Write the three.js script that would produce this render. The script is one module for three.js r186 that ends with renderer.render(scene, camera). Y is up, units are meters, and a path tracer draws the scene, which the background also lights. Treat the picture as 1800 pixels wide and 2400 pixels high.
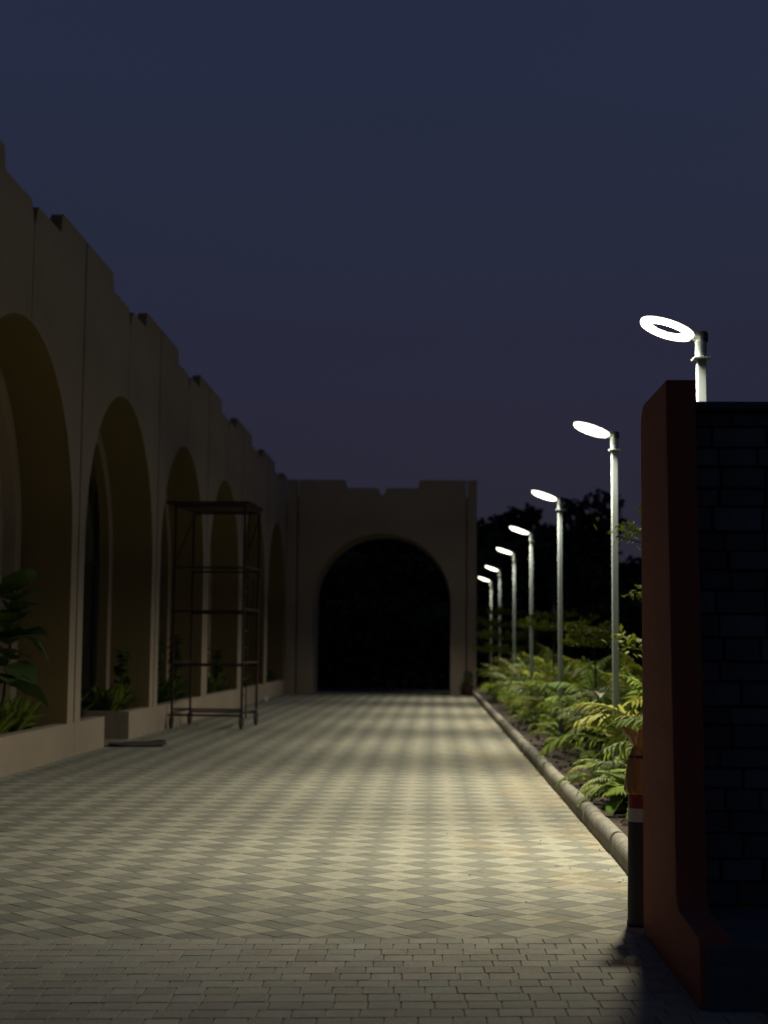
import * as THREE from 'three';
import { mergeGeometries } from 'three/addons/utils/BufferGeometryUtils.js';
import { RoundedBoxGeometry } from 'three/addons/geometries/RoundedBoxGeometry.js';

// ------------------------------------------------------------------ camera, sky, light, exposure
const scene = new THREE.Scene();
const renderer = new THREE.WebGLRenderer({ antialias: true });
renderer.toneMapping = THREE.LinearToneMapping;
renderer.toneMappingExposure = 1.0;
renderer.shadowMap.enabled = true;

const camera = new THREE.PerspectiveCamera(38.194, 0.75, 0.1, 900);
camera.position.set(0, 1.5, 0);
camera.rotation.order = 'YXZ';
camera.rotation.set(0.092334, 0.034143, 0.009);
camera.focus = 9.0;
camera.userData.fStop = 2.0;

{ // dusk sky: a plain vertical gradient, the same all the way round
  const Wd = 256, Hd = 256, data = new Float32Array(Wd * Hd * 4);
  const lin = (c) => { c /= 255; return c <= 0.04045 ? c / 12.92 : Math.pow((c + 0.055) / 1.055, 2.4); };
  const stops = [[-90, 20, 19, 25], [-2, 38, 34, 43], [0, 41, 37, 47], [4, 41, 39, 51], [9, 40, 40, 57], [15, 39, 43, 62], [24, 38, 45, 67], [50, 37, 47, 73], [90, 35, 45, 72]];
  for (let j = 0; j < Hd; j++) {
    const e = ((j + 0.5) / Hd - 0.5) * 180;
    let k = 0; while (k < stops.length - 2 && e > stops[k + 1][0]) k++;
    const a = stops[k], b = stops[k + 1], t = Math.min(1, Math.max(0, (e - a[0]) / (b[0] - a[0])));
    for (let i = 0; i < Wd; i++) {
      const o = (j * Wd + i) * 4, x = i / Wd * 6.2832, el = e * Math.PI / 180;
      // the faintest unevenness of thin high cloud
      const n = 1 + 0.05 * (Math.sin(3 * x + 2 * el + 1.3 * Math.sin(5 * el + x)) * 0.5 + Math.sin(7 * x - 9 * el + 2 * Math.sin(3 * x)) * 0.3 + Math.sin(11 * x + 17 * el) * 0.2);
      for (let c = 0; c < 3; c++) data[o + c] = n * lin(a[c + 1] + (b[c + 1] - a[c + 1]) * t);
      data[o + 3] = 1;
    }
  }
  const sky = new THREE.DataTexture(data, Wd, Hd, THREE.RGBAFormat, THREE.FloatType);
  sky.mapping = THREE.EquirectangularReflectionMapping;
  sky.magFilter = THREE.LinearFilter; sky.minFilter = THREE.LinearFilter; sky.needsUpdate = true;
  scene.background = sky; scene.environment = sky;
}
const sun = new THREE.DirectionalLight(0xffe6d0, 0.006); // the sun is down: only a breath of afterglow is left
sun.position.set(60, 40, 90); sun.target.position.set(0, 0, -20); sun.castShadow = true; sun.shadow.radius = 40;
Object.assign(sun.shadow.camera, { left: -60, right: 60, top: 60, bottom: -60, far: 300 });
scene.add(sun, sun.target);

const LAMP_COLOR = new THREE.Color().setRGB(1.0, 0.955, 0.77);
const LAMP_INTENSITY = 118;   // each ring throws a soft downward cone, as lensed street lamps do

// ------------------------------------------------------------------ helpers
function rng(seed) { let s = seed >>> 0; return () => { s = (s + 0x6d2b79f5) | 0; let t = Math.imul(s ^ (s >>> 15), 1 | s); t = (t + Math.imul(t ^ (t >>> 7), 61 | t)) ^ t; return ((t ^ (t >>> 14)) >>> 0) / 4294967296; }; }
const R0 = rng(77);
const rr = (r, a, b) => a + (b - a) * r();
const V = (x, y, z) => new THREE.Vector3(x, y, z);
function hash(x, y) { let h = Math.imul(x | 0, 374761393) + Math.imul(y | 0, 668265263); h = Math.imul(h ^ (h >>> 13), 1274126177); return ((h ^ (h >>> 16)) >>> 0) / 4294967296; }
function vnoise(x, y) { const xi = Math.floor(x), yi = Math.floor(y), u = x - xi, v = y - yi, s = u * u * (3 - 2 * u), t = v * v * (3 - 2 * v); const a = hash(xi, yi), b = hash(xi + 1, yi), c = hash(xi, yi + 1), d = hash(xi + 1, yi + 1); return a + (b - a) * s + (c - a) * t + (a - b - c + d) * s * t; }
function tnoise(x, y, p) { const w = (n) => ((n % p) + p) % p; const xi = Math.floor(x), yi = Math.floor(y), u = x - xi, v = y - yi, s = u * u * (3 - 2 * u), t = v * v * (3 - 2 * v); const a = hash(w(xi), w(yi)), b = hash(w(xi + 1), w(yi)), c = hash(w(xi), w(yi + 1)), d = hash(w(xi + 1), w(yi + 1)); return a + (b - a) * s + (c - a) * t + (a - b - c + d) * s * t; }
function fbm(x, y, o = 4) { let s = 0, a = 0.5; for (let i = 0; i < o; i++) { s += a * vnoise(x, y); x = x * 2 + 17.3; y = y * 2 + 9.1; a *= 0.5; } return s; }
function grainTexture(size, fn, repeat = 1, color = true) {
  const d = new Uint8Array(size * size * 4);
  for (let j = 0; j < size; j++) for (let i = 0; i < size; i++) {
    const c = fn(i / size, j / size), o = (j * size + i) * 4;
    for (let k = 0; k < 3; k++) d[o + k] = Math.max(0, Math.min(255, Math.round(255 * (Array.isArray(c) ? c[k] : c))));
    d[o + 3] = 255;
  }
  const t = new THREE.DataTexture(d, size, size); t.wrapS = t.wrapT = THREE.RepeatWrapping; t.magFilter = THREE.LinearFilter; t.repeat.set(repeat, repeat);
  if (color) t.colorSpace = THREE.SRGBColorSpace; t.needsUpdate = true; return t;
}
function octaves(u, v, base, n) { let s = 0, a = 0.5, p = base; for (let i = 0; i < n; i++) { s += a * tnoise(u * p, v * p, p); p *= 2; a *= 0.5; } return s; }
function matc(r, g, b, extra = {}, spec) { const m = spec === undefined ? new THREE.MeshStandardMaterial({ roughness: 0.9, ...extra }) : new THREE.MeshPhysicalMaterial({ roughness: 0.9, specularIntensity: spec, ...extra }); m.color.setRGB(r, g, b); return m; }

const taken = new Map();
function numbered(n) { const k = taken.get(n) ?? 0; taken.set(n, k + 1); return k ? n + '_' + String(k).padStart(3, '0') : n; }
function part(name, geo, m, parent) { const o = new THREE.Mesh(geo, m); o.name = name; o.castShadow = o.receiveShadow = true; parent.add(o); return o; }
function group(name, parent) { const o = new THREE.Group(); o.name = name; parent.add(o); return o; }
function tag(o, label, category, grp) { o.userData.label = label; o.userData.category = category; if (grp) o.userData.group = grp; return o; }
function thing(name, label, category, pos = [0, 0, 0], turn = 0, grp) { const o = new THREE.Group(); o.name = numbered(name); scene.add(o); o.position.set(...pos); o.rotation.y = turn; return tag(o, label, category, grp); }
function structure(name, label) { const o = new THREE.Group(); o.name = numbered(name); scene.add(o); o.userData.kind = 'structure'; o.userData.label = label; return o; }
function box(x0, x1, y0, y1, z0, z1) { const g = new THREE.BoxGeometry(Math.abs(x1 - x0), Math.abs(y1 - y0), Math.abs(z1 - z0)); g.translate((x0 + x1) / 2, (y0 + y1) / 2, (z0 + z1) / 2); return g; }
function rbox(x0, x1, y0, y1, z0, z1, r = 0.01, seg = 2) { const g = new RoundedBoxGeometry(Math.abs(x1 - x0), Math.abs(y1 - y0), Math.abs(z1 - z0), seg, r); g.translate((x0 + x1) / 2, (y0 + y1) / 2, (z0 + z1) / 2); return g; }
function tube(pts, r, seg = 8, rad = 6) { return new THREE.TubeGeometry(new THREE.CatmullRomCurve3(pts), seg, r, rad, false); }
function bar(a, b, r, rad = 8) { const d = b.clone().sub(a), g = new THREE.CylinderGeometry(r, r, d.length(), rad); g.translate(0, d.length() / 2, 0); g.applyQuaternion(new THREE.Quaternion().setFromUnitVectors(V(0, 1, 0), d.normalize())); g.translate(a.x, a.y, a.z); return g; }
function taper(pts, r0, r1, rad = 6) { // a tapering limb through points
  const c = new THREE.CatmullRomCurve3(pts), n = Math.max(3, pts.length * 3), g = new THREE.TubeGeometry(c, n, 1, rad, false), p = g.attributes.position;
  for (let i = 0; i <= n; i++) { const q = c.getPointAt(i / n), r = r0 + (r1 - r0) * (i / n); for (let k = 0; k <= rad; k++) { const o = i * (rad + 1) + k; p.setXYZ(o, q.x + (p.getX(o) - q.x) * r, q.y + (p.getY(o) - q.y) * r, q.z + (p.getZ(o) - q.z) * r); } }
  g.computeVertexNormals(); return g;
}
function planarUV(g, s = 1) { // uv in metres, from the axis each vertex normal points along
  const p = g.attributes.position, n = g.attributes.normal, uv = new Float32Array(p.count * 2);
  for (let i = 0; i < p.count; i++) { const ax = Math.abs(n.getX(i)), ay = Math.abs(n.getY(i)), az = Math.abs(n.getZ(i)); let u, v; if (ay >= ax && ay >= az) { u = p.getX(i); v = p.getZ(i); } else if (ax >= az) { u = p.getZ(i); v = p.getY(i); } else { u = p.getX(i); v = p.getY(i); } uv[2 * i] = u * s; uv[2 * i + 1] = v * s; }
  g.setAttribute('uv', new THREE.BufferAttribute(uv, 2)); return g;
}
class Quads { // loose triangles with positions only
  constructor() { this.p = []; this.c = null; }
  tri(a, b, c) { this.p.push(a.x, a.y, a.z, b.x, b.y, b.z, c.x, c.y, c.z); }
  quad(a, b, c, d) { this.tri(a, b, c); this.tri(a, c, d); }
  geo() { const g = new THREE.BufferGeometry(); g.setAttribute('position', new THREE.Float32BufferAttribute(this.p, 3)); g.computeVertexNormals(); return g; }
}

// ------------------------------------------------------------------ materials
const paverGrain = grainTexture(512, (u, v) => 0.74 + 0.26 * (0.45 * octaves(u, v, 8, 3) + 0.55 * octaves(u, v, 96, 2)) - (tnoise(u * 180, v * 180, 180) > 0.93 ? 0.10 : 0), 1);
const paverBump = grainTexture(512, (u, v) => 0.5 * octaves(u, v, 24, 3) + 0.5 * octaves(u, v, 160, 2), 1, false);
const plasterGrain = grainTexture(512, (u, v) => 0.76 + 0.24 * (0.65 * octaves(u, v, 3, 5) + 0.35 * octaves(u, v, 120, 2)), 0.35);
const plasterBump = grainTexture(512, (u, v) => octaves(u, v, 90, 3), 0.9, false);
const roughPaintGrain = grainTexture(512, (u, v) => 0.7 + 0.3 * (0.35 * octaves(u, v, 6, 3) + 0.65 * octaves(u, v, 130, 2)), 1.0);
const stoneGrain = grainTexture(512, (u, v) => 0.55 + 0.45 * (0.5 * octaves(u, v, 10, 4) + 0.5 * octaves(u, v, 90, 2)), 1.3);
const soilGrain = grainTexture(512, (u, v) => 0.45 + 0.55 * octaves(u, v, 20, 5), 0.8);

const plaster = matc(0.40, 0.315, 0.225, { map: plasterGrain, bumpMap: plasterBump, bumpScale: 0.0015, roughness: 0.92 });
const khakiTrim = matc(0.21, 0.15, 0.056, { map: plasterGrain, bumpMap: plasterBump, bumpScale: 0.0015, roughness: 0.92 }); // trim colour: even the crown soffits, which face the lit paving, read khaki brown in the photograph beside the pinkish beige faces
const terracotta = matc(0.30, 0.08, 0.042, { map: roughPaintGrain, bumpMap: plasterBump, bumpScale: 0.008, roughness: 0.95 });
const stoneTones = [[0.15, 0.165, 0.18], [0.12, 0.132, 0.145], [0.185, 0.20, 0.215], [0.10, 0.11, 0.122]].map((c) => matc(...c, { map: stoneGrain, bumpMap: stoneGrain, bumpScale: 0.006, roughness: 0.85 }));
const galvanised = matc(0.245, 0.28, 0.275, { roughness: 0.6, metalness: 0.1 });
const darkPlastic = matc(0.03, 0.03, 0.032, { roughness: 0.6 });
const lampBody = matc(0.40, 0.42, 0.40, { roughness: 0.5, metalness: 0.1 });
const glow = matc(0.9, 0.9, 0.85, { emissive: new THREE.Color(1.0, 0.94, 0.74), emissiveIntensity: 3.2, roughness: 0.4 });
const concrete = matc(0.40, 0.36, 0.265, { map: stoneGrain, bumpMap: plasterBump, bumpScale: 0.002, roughness: 0.95 });
const concreteB = matc(0.34, 0.31, 0.235, { map: stoneGrain, bumpMap: plasterBump, bumpScale: 0.002, roughness: 0.95 });
const soil = matc(0.055, 0.033, 0.019, { map: soilGrain, bumpMap: soilGrain, bumpScale: 0.03, roughness: 1 });
const jointSand = matc(0.19, 0.17, 0.125, { roughness: 1 });
const farGround = matc(0.05, 0.05, 0.035, { map: soilGrain, roughness: 1 });
const steelRust = matc(0.032, 0.014, 0.009, { roughness: 0.75, metalness: 0.3 });
const plankWood = matc(0.03, 0.02, 0.013, { roughness: 0.9 });
const rubber = matc(0.012, 0.012, 0.013, { roughness: 0.7 });
const windowFrame = matc(0.025, 0.022, 0.018, { roughness: 0.5 });
const glass = new THREE.MeshPhysicalMaterial({ color: 0xffffff, transmission: 1, thickness: 0, roughness: 0.03, ior: 1.5 }); glass.color.setRGB(0.55, 0.62, 0.60);
const curtainCloth = matc(0.22, 0.23, 0.22, { roughness: 1 });
const interiorPaint = matc(0.42, 0.38, 0.31, { roughness: 1 });
function leafMat(r, g, b, rough = 0.5) { const m = new THREE.MeshPhysicalMaterial({ roughness: rough + 0.12, specularIntensity: 0.3, transmission: 0.3, thickness: 0, side: THREE.DoubleSide }); m.color.setRGB(r, g, b); return m; }
const palmLeaf = [leafMat(0.165, 0.20, 0.012), leafMat(0.115, 0.16, 0.013), leafMat(0.20, 0.20, 0.012), leafMat(0.09, 0.145, 0.02)];
const fernLeaf = [leafMat(0.14, 0.19, 0.022, 0.45), leafMat(0.18, 0.22, 0.025, 0.45), leafMat(0.11, 0.165, 0.03, 0.45)];
const fanLeaf = leafMat(0.12, 0.14, 0.016, 0.45);
const darkLeaf = [leafMat(0.06, 0.10, 0.025, 0.55), leafMat(0.075, 0.12, 0.028, 0.55), leafMat(0.05, 0.085, 0.025, 0.55)];
const bladeLeaf = [leafMat(0.15, 0.21, 0.025), leafMat(0.22, 0.26, 0.03), leafMat(0.10, 0.16, 0.025)];
const paleLeaf = leafMat(0.30, 0.30, 0.20, 0.5);
const saplingLeaf = leafMat(0.20, 0.235, 0.026, 0.6); saplingLeaf.specularIntensity = 0.2;
const treeLeaf = [matc(0.022, 0.03, 0.014), matc(0.028, 0.036, 0.016), matc(0.018, 0.026, 0.014)];
const bark = matc(0.10, 0.075, 0.05, { roughness: 1, map: soilGrain });
const greenStem = matc(0.09, 0.10, 0.03, { roughness: 0.8 });

// ------------------------------------------------------------------ ground
{
  const g = new THREE.PlaneGeometry(1600, 1600, 1, 1); g.rotateX(-Math.PI / 2); g.translate(0, -0.06, -200);
  planarUV(g, 0.3);
  const o = part('ground', g, farGround, scene); o.userData.kind = 'structure'; o.userData.label = 'dark earth ground reaching beyond the gateway';
}
const WALL_X = -4.95, KERB_X = 1.315, BORDER = (x) => -7.86 - 0.09 * x;
{
  const g = box(WALL_X - 0.9, KERB_X + 0.1, -0.05, -0.0042, -52.1, -1.5);
  const o = part('paving_bed', g, jointSand, scene); o.userData.kind = 'structure'; o.userData.label = 'dark jointing sand under the block paving';
}

// ------------------------------------------------------------------ block paving: clipped prisms with chamfered tops
function clip(poly, f) { // keep where f(p) >= 0
  const out = [];
  for (let i = 0; i < poly.length; i++) { const a = poly[i], b = poly[(i + 1) % poly.length], fa = f(a), fb = f(b); if (fa >= 0) out.push(a); if ((fa >= 0) !== (fb >= 0)) { const t = fa / (fa - fb); out.push([a[0] + (b[0] - a[0]) * t, a[1] + (b[1] - a[1]) * t]); } }
  return out;
}
function area(p) { let s = 0; for (let i = 0; i < p.length; i++) { const a = p[i], b = p[(i + 1) % p.length]; s += a[0] * b[1] - b[0] * a[1]; } return s / 2; }
function paverGeo(poly, lift, tx, tz, uvo, out, inset = 0.0013, cham = 0.0026) {
  // poly in (x, z); writes triangles into out {p, n?, uv}
  if (area(poly) < 0) poly = poly.slice().reverse();
  let cx = 0, cz = 0; for (const p of poly) { cx += p[0]; cz += p[1]; } cx /= poly.length; cz /= poly.length;
  const shrink = (k) => poly.map(([x, z]) => { const dx = x - cx, dz = z - cz, l = Math.hypot(dx, dz) || 1, f = Math.max(0.2, 1 - k * 1.414 / l); return [cx + dx * f, cz + dz * f]; });
  const A = shrink(inset), B = shrink(inset + cham), y = (x, z) => lift + (x - cx) * tx + (z - cz) * tz;
  const push = (x, yy, z) => { out.p.push(x, yy, z); out.uv.push(x + uvo[0], z + uvo[1]); };
  const n = poly.length;
  for (let i = 1; i < n - 1; i++) for (const k of [0, i + 1, i]) push(B[k][0], y(...B[k]), B[k][1]);
  for (let i = 0; i < n; i++) {
    const j = (i + 1) % n, a = B[i], b = B[j], c = A[j], d = A[i], ya = y(...a), yb = y(...b), yc = y(...c) - cham * 0.8, yd = y(...d) - cham * 0.8;
    push(a[0], ya, a[1]); push(b[0], yb, b[1]); push(c[0], yc, c[1]); push(a[0], ya, a[1]); push(c[0], yc, c[1]); push(d[0], yd, d[1]);
    push(d[0], yd, d[1]); push(c[0], yc, c[1]); push(c[0], -0.03, c[1]); push(d[0], yd, d[1]); push(c[0], -0.03, c[1]); push(d[0], -0.03, d[1]);
  }
}
function outGeo(out) { const g = new THREE.BufferGeometry(); g.setAttribute('position', new THREE.Float32BufferAttribute(out.p, 3)); g.setAttribute('uv', new THREE.Float32BufferAttribute(out.uv, 2)); if (out.c) g.setAttribute('color', new THREE.Float32BufferAttribute(out.c, 3)); g.computeVertexNormals(); return g; }
const LIGHT = [0.40, 0.377, 0.288], DARK = [0.262, 0.251, 0.202], BLOCK = [0.375, 0.35, 0.282], SAND = [0.38, 0.30, 0.17];
const pMats = new Map();
function toneMat(base, k, sandy) { const key = base.join() + k + ':' + sandy; if (!pMats.has(key)) { const f = 0.935 + 0.0325 * k, s = sandy * 0.17; pMats.set(key, matc(...base.map((c, i) => (c * (1 - s) + SAND[i] * s) * f), { map: paverGrain, bumpMap: paverBump, bumpScale: 0.0025, roughness: 1 }, 0.15)); } return pMats.get(key); }
const fieldMat = new THREE.MeshPhysicalMaterial({ vertexColors: true, map: paverGrain, bumpMap: paverBump, bumpScale: 0.0025, roughness: 1, specularIntensity: 0.15 });
const inView = (x, z) => { const d = -z; return d > 5.6 && x > -0.305 * d + 0.02 && x < 0.235 * d; };
// sand drifted off the bed lies in blotches along the kerb
const sandAt = (x, z) => { const near = KERB_X - x; if (near > 1.1) return 0; const n = fbm(x * 3.1 + 40, z * 1.3, 4); return n > 0.40 + near * 0.22 ? (n > 0.50 + near * 0.22 ? 2 : 1) : 0; };
function layPaving(root, polys, baseOf, limit, up = 0, inset) {
  const r = rng(4242 + polys.length), cand = [];
  polys.forEach((q, i) => { let cx = 0, cz = 0; for (const p of q.poly) { cx += p[0]; cz += p[1]; } q.cx = cx / q.poly.length; q.cz = cz / q.poly.length; q.k = Math.max(0, Math.min(4, Math.floor(r() * 3.2 + 3.4 * (fbm(q.cx * 0.9 + 30, q.cz * 0.45, 4) - 0.2) * 1.6 - 1))); q.lift = (r() - 0.5) * (limit ? 0.002 : 0.004) + up; q.tx = (r() - 0.5) * 0.012; q.tz = (r() - 0.5) * 0.012; q.s = sandAt(q.cx, q.cz); q.base = baseOf(q); if (inView(q.cx, q.cz) && Math.abs(area(q.poly)) > 0.002) cand.push(i); });
  cand.sort((a, b) => polys[b].cz - polys[a].cz);
  const own = new Set(cand.slice(0, limit)), rest = { p: [], uv: [], c: [] };
  const shared = new Map();
  polys.forEach((q, i) => {
    if (own.has(i)) {
      const local = q.poly.map((p) => [p[0] - q.cx, p[1] - q.cz]);
      const key = q.full !== undefined ? q.full + ':' + (i % 4) : null;
      let g = key && shared.get(key);
      if (!g) { const o = { p: [], uv: [] }; const v = i % 4; paverGeo(local, 0, [0.004, -0.003, 0.003, -0.004][v], [0.003, 0.004, -0.004, -0.002][v], [v * 1.37, v * 2.11 + i * (key ? 0 : 0.37)], o, inset); g = outGeo(o); if (key) shared.set(key, g); }
      const m = part('paver', g, toneMat(q.base, q.k, q.s), root); m.position.set(q.cx, q.lift, q.cz);
    } else {
      const before = rest.p.length / 3; paverGeo(q.poly, q.lift, q.tx, q.tz, [0, 0], rest, inset);
      const f = 0.935 + 0.0325 * q.k, s = q.s * 0.17, n = rest.p.length / 3 - before;
      for (let k = 0; k < n; k++) rest.c.push(...q.base.map((c, j) => (c * (1 - s) + SAND[j] * s) * f));
    }
  });
  if (rest.p.length) { const m = part('paving_blocks', outGeo(rest), fieldMat, root); m.userData.kind = 'stuff'; }
}
{ // driveway: square blocks turned 45 degrees, two by two in chequered diamonds
  const root = structure('driveway', 'long driveway of light and grey paving blocks laid in diamond chequers');
  const D = 0.1945, h = D / 2, polys = []; // D: diagonal of one block; diamonds are 0.389 m across
  const x0 = 0.06, z0 = -9.12;
  for (let i = -120; i <= 220; i++) for (let j = -220; j <= 120; j++) {
    const cx = x0 + (i + j + 1) * h, cz = z0 + (i - j) * -h;
    if (cx < WALL_X - 0.3 || cx > KERB_X + 0.15 || cz < -52.2 || cz > -6.5) continue;
    let q = [[cx - h, cz], [cx, cz + h], [cx + h, cz], [cx, cz - h]], n0 = q.length, cut = false;
    for (const f of [(p) => p[0] - (WALL_X + 0.02), (p) => KERB_X - 0.006 - p[0], (p) => BORDER(p[0]) - p[1], (p) => p[1] + 52.1]) {
      if (q.length && q.some((p) => f(p) < -1e-6)) { cut = true; q = clip(q, f); }
    }
    if (q.length < 3 || Math.abs(area(q)) < 0.0004) continue;
    const par = (Math.floor(i / 2) + Math.floor((j + 1) / 2)) & 1;
    polys.push({ poly: q, par, full: cut ? undefined : 0 });
  }
  layPaving(root, polys, (q) => (q.par ? DARK : LIGHT), 300);
}
{ // apron of square blocks in running rows in front of it
  const root = structure('pavement', 'apron of worn grey square paving blocks in uneven running rows');
  const r = rng(91), polys = [], ca = Math.cos(0.09), sa = Math.sin(0.09);
  const toW = (u, w) => [u * ca + w * sa * 0, -7.868 - 0.09 * u * ca + w]; // rows follow the border line
  let w = 0;
  for (let row = 0; row < 34; row++) {
    const hgt = 0.1385 + (r() - 0.5) * 0.012;
    let u = -4.9 + (row % 2 ? 0.07 : 0) + (row % 3) * 0.018 + r() * 0.02;
    while (u < 1.35) {
      const len = 0.1395 + (r() - 0.5) * 0.014, sl = (r() - 0.5) * 0.010, j = (r() - 0.5) * 0.006;
      const q = [toW(u, w + j), toW(u + len, w + j * 0.5), toW(u + len + sl, w + hgt + j), toW(u + sl, w + hgt - j)];
      if (q[2][1] < -1.6) polys.push({ poly: q });
      u += len;
    }
    w += hgt;
  }
  const tones = [BLOCK, [0.39, 0.357, 0.285], [0.355, 0.337, 0.275], [0.36, 0.328, 0.26]];
  const r2 = rng(12); layPaving(root, polys, () => tones[Math.floor(r2() * 4)], 300, 0.003, 0.0026);
}

// ------------------------------------------------------------------ kerb and planting bed
{
  const root = structure('kerb', 'round topped concrete kerb stones edging the planting bed');
  const mk = (len) => {
    const s = new THREE.Shape(); s.moveTo(0, -0.04); s.lineTo(0.004, 0.085); s.quadraticCurveTo(0.012, 0.15, 0.06, 0.158); s.quadraticCurveTo(0.125, 0.162, 0.135, 0.09); s.lineTo(0.14, -0.04); s.closePath();
    const g = new THREE.ExtrudeGeometry(s, { depth: len - 0.02, bevelEnabled: true, bevelSize: 0.006, bevelThickness: 0.006, bevelOffset: -0.006, bevelSegments: 2, curveSegments: 5 });
    g.translate(0, 0, -(len - 0.02)); return planarUV(g, 1.7);
  };
  const gs = [mk(0.5), mk(0.47), mk(0.52)], r = rng(5); let z = -8.25, i = 0;
  while (z > -49) { const v = Math.floor(r() * 3); const m = part('kerb_stone', gs[v], r() > 0.5 ? concrete : concreteB, root); m.position.set(KERB_X + (r() - 0.5) * 0.014 - (-z - 10) * 0.0008, (r() - 0.5) * 0.012, z); m.rotation.y = (r() - 0.5) * 0.012; z -= [0.5, 0.47, 0.52][v]; i++; }
}
{
  const g = new THREE.PlaneGeometry(7.2, 52, 72, 260); g.rotateX(-Math.PI / 2); g.translate(KERB_X + 0.1 + 3.6, 0, -34.2);
  const p = g.attributes.position;
  for (let i = 0; i < p.count; i++) { const x = p.getX(i), z = p.getZ(i); p.setY(i, 0.055 + 0.09 * fbm(x * 2.2, z * 2.2, 4) + 0.03 * fbm(x * 9, z * 9, 2)); }
  g.computeVertexNormals(); planarUV(g, 0.6);
  const o = part('planting_bed', g, soil, scene); o.userData.kind = 'structure'; o.userData.label = 'bare brown soil of the planting bed behind the kerb';
}

// ------------------------------------------------------------------ street lamps
const LAMPS = [-11.05, -16.4, -23.5, -30.4, -36.8, -44.8, -51.6];
const TILT = 0.33, LAMP_OUTPUT = [1.02, 0.98, 0.84, 0.8, 0.72, 0.5, 0.6]; // no two fittings give quite the same light
const lampGeo = {};
{
  lampGeo.pole = rbox(-0.034, 0.034, 0, 3.72, -0.034, 0.034, 0.006, 1);
  lampGeo.base = rbox(-0.11, 0.11, 0.0, 0.155, -0.11, 0.11, 0.012, 1);
  lampGeo.flange = rbox(-0.064, 0.064, 3.718, 3.73, -0.064, 0.064, 0.003, 1);
  lampGeo.spigot = new THREE.LatheGeometry([[0.001, 3.731], [0.045, 3.731], [0.044, 3.742], [0.044, 3.75], [0.044, 3.845], [0.047, 3.848], [0.047, 3.852], [0.044, 3.855]].map(([x, y]) => new THREE.Vector2(x, y)), 24);
  // elbow: turns from upright to the slope of the arm
  const u = V(-Math.cos(TILT), Math.sin(TILT), 0), c = V(0.004, 3.875, 0);
  lampGeo.elbow = taper([V(0.0, 3.85, 0), V(-0.003, 3.874, 0), V(-0.02, 3.893, 0), V(-0.05, 3.902, 0), c.clone().addScaledVector(u, 0.09)], 0.0455, 0.036, 18);
  lampGeo.cap = new THREE.LatheGeometry([[0.001, 3.935], [0.03, 3.934], [0.044, 3.925], [0.047, 3.91], [0.047, 3.855]].map(([x, y]) => new THREE.Vector2(x, y)), 20); lampGeo.cap.translate(0.008, 0, 0);
  const ringProfile = [[0.125, 0.004], [0.134, 0.012], [0.165, 0.018], [0.192, 0.013], [0.208, 0.004]].map(([x, y]) => new THREE.Vector2(x, y));
  lampGeo.ring = new THREE.LatheGeometry(ringProfile, 48);
  lampGeo.diffuser = new THREE.LatheGeometry([[0.208, 0.004], [0.209, -0.010], [0.2, -0.026], [0.178, -0.034], [0.15, -0.032], [0.132, -0.022], [0.124, -0.008], [0.125, 0.004]].map(([x, y]) => new THREE.Vector2(x, y)), 48);
  lampGeo.u = u; lampGeo.c = c.clone().addScaledVector(u, 0.07 + 0.2);
}
const order = ['first', 'second', 'third', 'fourth', 'fifth', 'sixth', 'seventh'];
LAMPS.forEach((z, i) => {
  const t = thing('street_lamp', `lit ring lamp on square post, ${order[i]} in the row from the stone wall`, 'street lamp', [2.0, i ? 0.0 : -0.03, z], 0, 'ring lamps along the planting bed');
  part('pole', lampGeo.pole, galvanised, t); part('base_plate', lampGeo.base, galvanised, t); part('flange', lampGeo.flange, galvanised, t);
  part('spigot', lampGeo.spigot, galvanised, t); part('elbow', lampGeo.elbow, lampBody, t); part('hinge_cap', lampGeo.cap, darkPlastic, t);
  const head = group('lamp_head', t); head.position.copy(lampGeo.c); head.rotation.set(-0.04, 0, -TILT);
  part('ring_housing', lampGeo.ring, lampBody, head); part('light_diffuser', lampGeo.diffuser, glow, head);
  const l = new THREE.SpotLight(LAMP_COLOR, LAMP_INTENSITY * LAMP_OUTPUT[i], 0, 1.19, 1, 2); l.name = 'lamp_glow'; l.castShadow = true; l.shadow.radius = 10;
  l.position.set(0, -0.05, 0); l.target.position.set(0.06, -1.05, 0); head.add(l, l.target);
  const spill = new THREE.PointLight(LAMP_COLOR, 0.55 * LAMP_OUTPUT[i], 0, 2); spill.name = 'lamp_spill'; spill.castShadow = true; spill.shadow.radius = 4; spill.position.set(0, -0.045, 0); head.add(spill); // what leaves the ring sideways
});

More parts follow.
